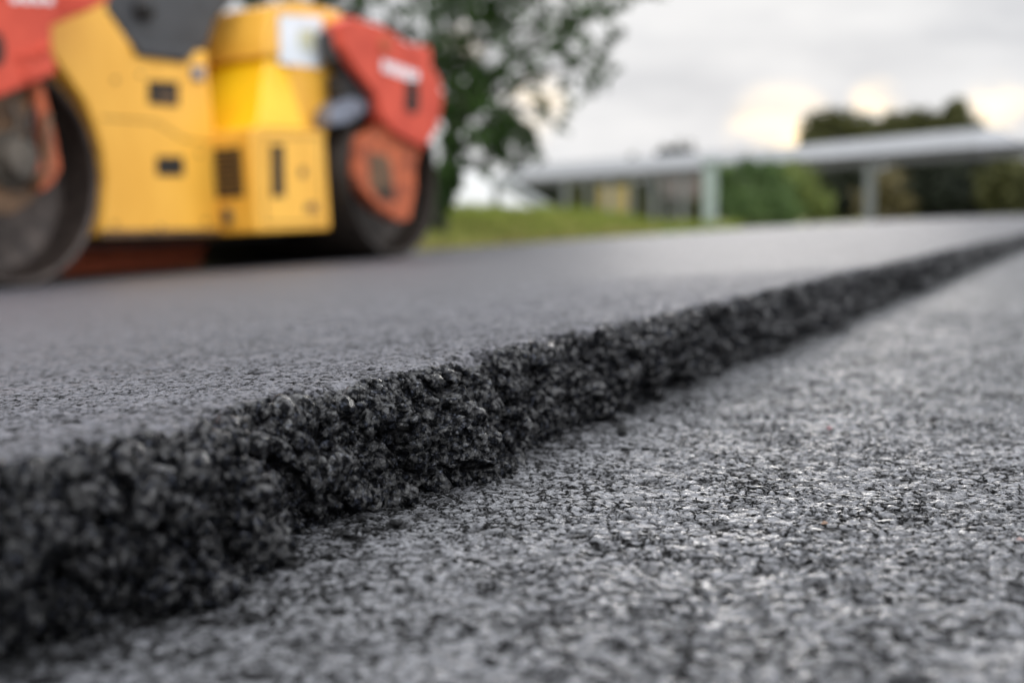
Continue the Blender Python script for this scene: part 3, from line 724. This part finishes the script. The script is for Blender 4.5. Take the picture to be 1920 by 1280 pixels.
# bushes and trees behind the shelter
shrub('rounded mid green bush right of the pale green column', [(1375, 352, 32), (1420, 335, 24), (1440, 365, 38), (1400, 395, 36), (1470, 400, 30), (1362, 325, 16), (1400, 312, 14), (1448, 318, 16)], 50.0, M['bush'], 0.12, 1500, clump=0.8)
shrub('yellowish green loose bush directly right of the rounded green bush', [(1500, 350, 28), (1520, 380, 26), (1545, 398, 18), (1480, 322, 18), (1512, 325, 13), (1548, 370, 12)], 56.0, M['bushlight'], 0.13, 1300, clump=0.8)
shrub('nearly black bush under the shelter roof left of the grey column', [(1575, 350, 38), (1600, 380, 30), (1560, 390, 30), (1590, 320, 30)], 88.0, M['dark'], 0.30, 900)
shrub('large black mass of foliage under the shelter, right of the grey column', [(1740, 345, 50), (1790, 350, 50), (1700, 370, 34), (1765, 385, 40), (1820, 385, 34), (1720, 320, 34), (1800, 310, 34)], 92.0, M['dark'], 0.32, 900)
shrub('olive green bush at the right end under the shelter roof', [(1880, 345, 44), (1930, 350, 50), (1850, 380, 30), (1900, 385, 36), (1960, 360, 44)], 84.0, M['olive'], 0.28, 900)
shrub('brownish bush directly behind the grey column', [(1650, 370, 34), (1670, 345, 28), (1640, 395, 26), (1690, 392, 24)], 80.0, M['haloleaf'], 0.26, 700)
for lab, bl, dd in (('olive tree with a low rounded top left of the gap behind the shelter roof', [(1540, 250, 36), (1580, 246, 36), (1560, 228, 24), (1520, 262, 22), (1605, 244, 30), (1625, 256, 28), (1570, 290, 44)], 110.0),
                    ('middle olive tree above the shelter roof, right of the bright gap', [(1690, 240, 34), (1720, 232, 26), (1665, 248, 28), (1650, 256, 28), (1640, 262, 26), (1700, 280, 44), (1740, 240, 28), (1755, 250, 24), (1740, 252, 24)], 112.0),
                    ('tallest pointed olive tree above the right part of the shelter roof', [(1785, 215, 26), (1800, 240, 36), (1770, 245, 30), (1825, 248, 22), (1790, 280, 44), (1790, 196, 14)], 108.0)):
    shrub(lab, bl, dd, M['olive'], 0.36, 900, name='olive_tree', group='trees rising above the shelter roof', cat='tree')
shrub('dark green hedge between the shelter columns', [(1085, 375, 30), (1120, 385, 28), (1175, 370, 30), (1250, 380, 32), (1295, 370, 34), (1200, 395, 26), (1160, 345, 20), (1255, 345, 26), (1300, 395, 26), (1240, 400, 26), (1320, 350, 24)], 108.0, M['olive'], 0.32, 700, name='hedge', cat='hedge')
shrub('small dark treetop poking over the left part of the shelter roof', [(1185, 302, 13), (1183, 312, 16)], 112.0, M['olive'], 0.25, 900, name='olive_tree', cat='tree')
shrub('dark green tree rising above the flat brown hut', [(1250, 292, 20), (1285, 290, 22), (1268, 300, 24)], 118.0, M['dark'], 0.3, 800, name='dark_tree', cat='tree')

fw, fq = leaf_cloud([tuple(P(px, 385 + random.uniform(-20, 8), 175 + random.uniform(-6, 6))) for px in range(560, 2500, 26)], [2.6] * 75, [900] * 75, 0.6, 0.8, 0.4)
fw2, fq2 = leaf_cloud([tuple(P(px, 338 + random.uniform(-12, 22), 172 + random.uniform(-6, 6))) for px in range(1560, 2500, 24)], [2.6] * 40, [900] * 40, 0.6, 0.8, 0.4)
fq = np.concatenate([fq, fq2 + len(fw)]); fw = np.concatenate([fw, fw2])
fw3, fq3 = leaf_cloud([tuple(P(px, 362 + random.uniform(-6, 20), 170 + random.uniform(-6, 6))) for px in range(1040, 1560, 12)], [1.6] * 44, [900] * 44, 0.5, 0.8, 0.4)
fq = np.concatenate([fq, fq3 + len(fw)]); fw = np.concatenate([fw, fw3])
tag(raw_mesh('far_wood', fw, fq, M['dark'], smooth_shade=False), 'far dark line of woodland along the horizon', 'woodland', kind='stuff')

# ---------------------------------------------------------------- shelter with a pale roof
pa, pb = Vector((-0.6, 112.0)), Vector((19.6, 41.0))
ax = (pb - pa).normalized(); SL = (pb - pa).length
ZG = -0.62; ZE = CZ + 1.86
sh = empty('shelter', (pa.x, pa.y, ZG), 'long open sided shelter with a pale roof on grey columns', 'shelter')
sh.rotation_euler.z = math.atan2(ax.y, ax.x)
def along(px):                    # where the picture column px crosses the shelter's near side
    u = (px - 960) / F * 0.9958
    # pa + ax*t : x = u*y
    return (u * pa.y - pa.x) / (ax.x - u * ax.y)
bm = bmesh.new(); add_box(bm, (0, 0, ZE - ZG), (SL, 0.25, ZE - ZG + 0.42), 0.02); obj('fascia', bm, M['fascia'], sh)
bm = bmesh.new(); add_box(bm, (0, 0.26, ZE - ZG + 0.15), (SL, 2.4, ZE - ZG + 0.35), 0.0); obj('ceiling_slab', bm, M['fascia'], sh)
bm = bmesh.new()
ta, tb_ = along(1470), along(1800)
z_ = ZE - ZG + 0.425
add_hex(bm, [(ta, -0.15, z_), (tb_ + 1.2, -0.15, z_), (tb_ + 1.2, 2.4, z_), (ta - 0.6, 2.4, z_)], [(ta + 0.1, 0.8, z_ + 0.72), (tb_, 0.8, z_ + 0.74), (tb_, 1.5, z_ + 0.74), (ta + 0.1, 1.5, z_ + 0.72)], 0.01)
obj('raised_roof', bm, M['roof'], sh)
bm = bmesh.new(); add_hex(bm, [(0, -0.1, z_), (ta, -0.1, z_), (ta, 2.4, z_), (0, 2.4, z_)], [(1, 0.8, z_ + 1.25), (ta - .2, 0.8, z_ + 0.72), (ta - .2, 1.6, z_ + 0.72), (1, 1.6, z_ + 1.25)], 0.01)
obj('low_roof', bm, M['roof'], sh)
bm = bmesh.new(); add_hex(bm, [(tb_ + 1.3, -0.1, z_), (SL, -0.1, z_), (SL, 2.4, z_), (tb_ + 1.3, 2.4, z_)], [(tb_ + 1.3, 0.8, z_ + 0.2), (SL, 0.8, z_ + 0.2), (SL, 1.6, z_ + 0.2), (tb_ + 1.3, 1.6, z_ + 0.2)], 0.01)
obj('low_roof', bm, M['roof'], sh)
for px, wpx in ((1058, 30), (1100, 12), (1140, 26), (1182, 12), (1250, 12), (1222, 24), (1278, 26), (1626, 30)):
    t = along(px); p = pa + ax * t; w = wpx * p.y / F / 2 * 0.78
    bm = bmesh.new(); add_box(bm, (t - w, 0.03, -0.3), (t + w, 0.22, ZE - ZG), 0.01); add_box(bm, (t - w * 1.4, 0.0, ZE - ZG - 0.12), (t + w * 1.4, 0.24, ZE - ZG - 0.004), 0.01)
    obj('column', bm, M['column'], sh)
# pale green mast in front of the shelter, with its flat cap
b0 = P(1330, 432, 33.0); t0 = P(1330, 306, 33.0)
bm = bmesh.new(); w = 0.145
add_box(bm, (-w, -w, -0.25), (w, w, t0.z - b0.z), 0.03); add_box(bm, (-w * 1.5, -w * 1.5, t0.z - b0.z + 0.001), (w * 1.5, w * 1.5, t0.z - b0.z + 0.08), 0.02)
po = obj('gate_post', bm, M['greencolumn']); po.location = b0
tag(po, 'pale green post standing at the grass edge left of the bush', 'post')
# brown hut
hb = P(1276, 330, 104.0)
bm = bmesh.new(); add_box(bm, (-1.35, -1, -1.6), (1.35, 1.5, 1.25), 0.03); 
hut = empty('hut', (hb.x, hb.y, hb.z), 'flat topped brown grey hut seen above the shelter', 'hut')
obj('wall', bm, M['hut'], hut)
bm = bmesh.new(); add_box(bm, (-1.5, -1.15, 1.253), (1.5, 1.65, 1.42), 0.02); obj('roof', bm, M['hut'], hut)
ob = P(1150, 410, 106.0)
bm = bmesh.new(); add_box(bm, (-1.1, -0.05, -0.2), (1.1, 0.05, 2.3), 0.02); add_box(bm, (-1.2, -0.09, 2.3), (1.2, 0.09, 2.42), 0.01)
oc_ = obj('notice_board', bm, M['ochre']); oc_.location = ob; tag(oc_, 'ochre yellow board behind the shelter columns', 'board')

# ---------------------------------------------------------------- white tent and sloping stair beam at the left end
dT = 34.0
def PT(px, py, d=dT): return P(px, py, d)
bm = bmesh.new()
a = [PT(828, 408), PT(872, 324), PT(925, 322), PT(952, 350), PT(1020, 406)]
near = [Vector((p.x, 0, p.z)) for p in a]
add_prism(bm, [(p.x - a[0].x, p.z) for p in near], 0, 3.0, 0.03)
tent = obj('tent', bm, M['canvas']); tent.location = (a[0].x, dT, 0)
tag(tent, 'white tent with sloping sides on the grass under the tree', 'tent')
bm = bmesh.new(); c = P(931, 408, 33.0); tt_ = P(931, 335, 33.0)
add_tube(bm, [(0, 0, -0.2), (0, 0, (tt_.z - c.z) * .5), (0, 0, tt_.z - c.z)], [0.10, 0.09, 0.09], 10)
add_lathe(bm, [(0.14, -0.02), (0.14, 0.02)], 0, 0.02, 8)
sp_ = obj('post', bm, M['column'], None, True); sp_.location = c
tag(sp_, 'thin grey post in front of the white tent', 'post')
bm = bmesh.new()
q1, q2 = P(938, 338, 32.0), P(1046, 404, 30.0)
dv = q2 - q1
for off in (0.0, 0.9):
    add_tube(bm, [q1 - q1 + Vector((0, off, 0)), dv * 0.5 + Vector((0, off, 0)), dv + Vector((0, off, 0))], 0.13, 8)
for k in range(9):
    c_ = dv * ((k + .5) / 9); add_box(bm, (c_.x - 0.09, c_.y, c_.z - 0.02), (c_.x + 0.09, c_.y + 0.9, c_.z + 0.02))
st = obj('stair', bm, M['column']); st.location = q1
tag(st, 'sloping grey stair beam descending beside the white tent', 'stair')

# ---------------------------------------------------------------- crumbs and specks on the old road
def crumb(px, py, r, m, label, cat='crumb', name='asphalt_crumb', sq=0.75, group=None, seed=1):
    rr = ray(px, py); d = -CZ / rr.z; x, y = rr.x * d, rr.y * d
    bm = bmesh.new(); bmesh.ops.create_icosphere(bm, subdivisions=4, radius=r)
    rs = random.Random(seed); dirs = [Vector((rs.gauss(0, 1), rs.gauss(0, 1), rs.gauss(0, 1))).normalized() for _ in range(26)]
    for v in bm.verts:
        n = v.co.normalized(); k = 1.0
        for i, dd in enumerate(dirs):
            h = n.dot(dd)
            if h > 0.55: k -= (h - 0.55) * (0.55 if i % 2 else -0.28)
        v.co = n * r * k * (1 + 0.05 * math.sin(37 * n.x + 11 * n.y) * math.cos(41 * n.z)); v.co.z *= sq
    o = obj(name, bm, m); o.location = (x, y, r * sq * 0.72)
    return tag(o, label, cat, group)
crm = mat('crumb_bitumen', (0.022, 0.023, 0.026), (0.008, 0.008, 0.009), 300, 0.45, bump=0.9, bscale=700)
crumb(1166, 815, 0.0065, crm, 'small dark asphalt crumb lying alone beside the step', seed=3)
crumb(1290, 760, 0.0040, crm, 'tiny asphalt crumb at the foot of the step beyond the lone crumb', seed=5)
crumb(742, 985, 0.0045, crm, 'asphalt crumb fallen at the foot of the sharpest part of the step', seed=6)
crumb(352, 1128, 0.008, crm, 'blurred asphalt crumb at the foot of the step, nearest the bottom left', seed=7)
crumb(1555, 803, 0.0026, mat('red_speck', (0.28, 0.07, 0.09), None, 50, 0.5), 'tiny red speck on the old asphalt', 'speck', 'red_speck', 0.5, seed=8)
crumb(1546, 982, 0.0030, mat('orange_speck', (0.17, 0.105, 0.07), None, 50, 0.6), 'tiny orange brown grain on the old asphalt', 'speck', 'orange_grain', 0.4, seed=9)
crumb(1912, 1012, 0.0028, mat('pink_speck', (0.24, 0.165, 0.15), None, 50, 0.6), 'tiny pinkish grain at the right edge of the old asphalt', 'speck', 'pink_grain', 0.4, seed=10)

# crumbs and grit shed by the edge, scattered along its foot
v0, t0_ = ico(1); n_ = 1300
u_ = RNG.uniform(0, 1, n_); s_ = 0.3 * (6 / 0.3) ** u_
L_ = 0.470 - RNG.exponential(0.022, n_)
r_ = 0.0009 * (0.0042 / 0.0009) ** (RNG.uniform(0, 1, n_) ** 2.6)
x_, y_ = world(s_, L_)
pos = np.stack([x_, y_, r_ * 0.5], -1)
V = v0[None] * r_[:, None, None] * RNG.uniform(0.45, 1.25, (n_, len(v0), 1)) * np.stack([RNG.uniform(.6, 1.3, n_), RNG.uniform(.6, 1.3, n_), RNG.uniform(.4, .8, n_)], -1)[:, None, :] + pos[:, None, :]
T = (t0_[None] + (np.arange(n_) * len(v0))[:, None, None]).reshape(-1, 3)
tag(raw_mesh('asphalt_grit', V.reshape(-1, 3), T, crm, smooth_shade=False), 'fine dark grit scattered along the foot of the step', 'grit', kind='stuff')

# ---------------------------------------------------------------- sky and light
SUN_AZ = math.radians(10.4); SUN_EL = math.radians(7.0)
w = bpy.data.worlds.new("World"); scene.world = w; w.use_nodes = True
nt = w.node_tree; nt.nodes.clear()
out = N(nt, "ShaderNodeOutputWorld"); bg = N(nt, "ShaderNodeBackground"); bg.inputs[1].default_value = 0.12
sky = N(nt, "ShaderNodeTexSky", sky_type='NISHITA'); sky.sun_disc = False; sky.sun_elevation = SUN_EL; sky.sun_rotation = SUN_AZ
sky.air_density = 1.0; sky.dust_density = 3.0
tc = N(nt, "ShaderNodeTexCoord")
sep = N(nt, "ShaderNodeSeparateXYZ"); nt.links.new(tc.outputs["Generated"], sep.inputs[0])
# cloud sheet: noise on the direction, squashed towards the horizon
mp = N(nt, "ShaderNodeMapping"); mp.inputs["Scale"].default_value = (1, 1, 3.2); nt.links.new(tc.outputs["Generated"], mp.inputs[0])
n1 = N(nt, "ShaderNodeTexNoise", Scale=4.6, Detail=7.0, Roughness=0.58); nt.links.new(mp.outputs[0], n1.inputs["Vector"])
cr = ramp(nt, [(0.38, (5.3, 5.45, 5.75)), (0.50, (6.5, 6.6, 6.8)), (0.62, (7.4, 7.45, 7.55))])
nt.links.new(n1.outputs[0], cr.inputs[0])
# brighter overhead, as a cloudy sky is
zen = N(nt, "ShaderNodeMapRange"); zen.inputs[1].default_value = 0.22; zen.inputs[2].default_value = 0.8; zen.inputs[3].default_value = 1.0; zen.inputs[4].default_value = 2.5
nt.links.new(sep.outputs[2], zen.inputs[0])
back = N(nt, "ShaderNodeMapRange"); back.inputs[1].default_value = 0.75; back.inputs[2].default_value = -0.7; back.inputs[3].default_value = 1.0; back.inputs[4].default_value = 1.95  # added fill: sky behind the camera brightened to light the roller
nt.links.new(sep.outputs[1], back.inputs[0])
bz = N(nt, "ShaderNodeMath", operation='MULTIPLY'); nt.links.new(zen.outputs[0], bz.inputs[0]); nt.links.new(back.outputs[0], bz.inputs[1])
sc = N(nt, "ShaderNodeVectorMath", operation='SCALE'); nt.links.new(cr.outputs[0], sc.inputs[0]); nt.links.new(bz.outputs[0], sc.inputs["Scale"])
# glow where the low sun thins the cloud, broken up by the cloud noise
n2 = N(nt, "ShaderNodeTexNoise", Scale=20.0, Detail=4.0, Roughness=0.55); nt.links.new(mp.outputs[0], n2.inputs["Vector"])
wob = N(nt, "ShaderNodeMapRange"); wob.inputs[1].default_value = 0.35; wob.inputs[2].default_value = 0.65; wob.inputs[3].default_value = -1.0; wob.inputs[4].default_value = 0.9
nt.links.new(n2.outputs[0], wob.inputs[0])
total = None
for az_, el_, rad_, am_ in ((10.6, 2.9, 2.4, 1.1), (14.2, 4.0, 1.2, 1.2), (18.6, 3.9, 1.4, .8), (0.9, 4.1, 1.6, .7), (-1.9, 6.6, 1.0, .5)):
    a_, e_ = math.radians(az_), math.radians(el_)
    dv_ = (math.sin(a_) * math.cos(e_), math.cos(a_) * math.cos(e_), math.sin(e_))
    dt = N(nt, "ShaderNodeVectorMath", operation='DISTANCE'); nt.links.new(tc.outputs["Generated"], dt.inputs[0]); dt.inputs[1].default_value = dv_
    gl = N(nt, "ShaderNodeMapRange"); gl.inputs[1].default_value = math.radians(rad_); gl.inputs[2].default_value = 0.0; gl.inputs[3].default_value = 0; gl.inputs[4].default_value = 1.0
    nt.links.new(dt.outputs["Value"], gl.inputs[0])
    m0 = N(nt, "ShaderNodeMath", operation='MULTIPLY_ADD'); nt.links.new(wob.outputs[0], m0.inputs[0]); nt.links.new(gl.outputs[0], m0.inputs[1]); nt.links.new(gl.outputs[0], m0.inputs[2])
    m1 = N(nt, "ShaderNodeMath", operation='MULTIPLY'); nt.links.new(m0.outputs[0], m1.inputs[0]); m1.inputs[1].default_value = am_
    if total is None: total = m1
    else:
        t2_ = N(nt, "ShaderNodeMath", operation='ADD'); nt.links.new(total.outputs[0], t2_.inputs[0]); nt.links.new(m1.outputs[0], t2_.inputs[1]); total = t2_
gc = N(nt, "ShaderNodeVectorMath", operation='SCALE'); gc.inputs[0].default_value = (6.5, 4.2, 1.0); nt.links.new(total.outputs[0], gc.inputs["Scale"])
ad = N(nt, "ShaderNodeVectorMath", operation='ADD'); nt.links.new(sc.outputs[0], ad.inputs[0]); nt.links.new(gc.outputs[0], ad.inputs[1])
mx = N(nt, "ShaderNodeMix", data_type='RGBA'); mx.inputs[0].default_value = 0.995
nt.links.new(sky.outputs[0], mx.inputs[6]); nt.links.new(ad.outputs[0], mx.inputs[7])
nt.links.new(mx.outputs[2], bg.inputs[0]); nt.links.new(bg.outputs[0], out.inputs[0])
sd = bpy.data.lights.new('sun', 'SUN'); sd.energy = 0.5; sd.angle = math.radians(14); sd.color = (1.0, 0.95, 0.90)
sun = bpy.data.objects.new('sun', sd); C.objects.link(sun)
sv = Vector((math.sin(SUN_AZ) * math.cos(SUN_EL), math.cos(SUN_AZ) * math.cos(SUN_EL), math.sin(SUN_EL)))
sun.rotation_euler = sv.to_track_quat('Z', 'Y').to_euler()

# ---------------------------------------------------------------- camera
cd = bpy.data.cameras.new('camera'); cam = bpy.data.objects.new('camera', cd); C.objects.link(cam)
cd.lens = 50; cd.sensor_width = 36; cd.clip_start = 0.01; cd.clip_end = 6000
cam.location = (0, 0, CZ); cam.rotation_euler = (math.pi / 2 - PITCH, 0, 0)
cd.dof.use_dof = True; cd.dof.focus_distance = 1.05; cd.dof.aperture_fstop = 3.6
scene.camera = cam
scene.view_settings.view_transform = 'Standard'; scene.view_settings.look = 'None'
scene.view_settings.exposure = 0.0; scene.view_settings.gamma = 1.0
scene.cycles.max_bounces = 6; scene.cycles.diffuse_bounces = 3; scene.cycles.glossy_bounces = 3
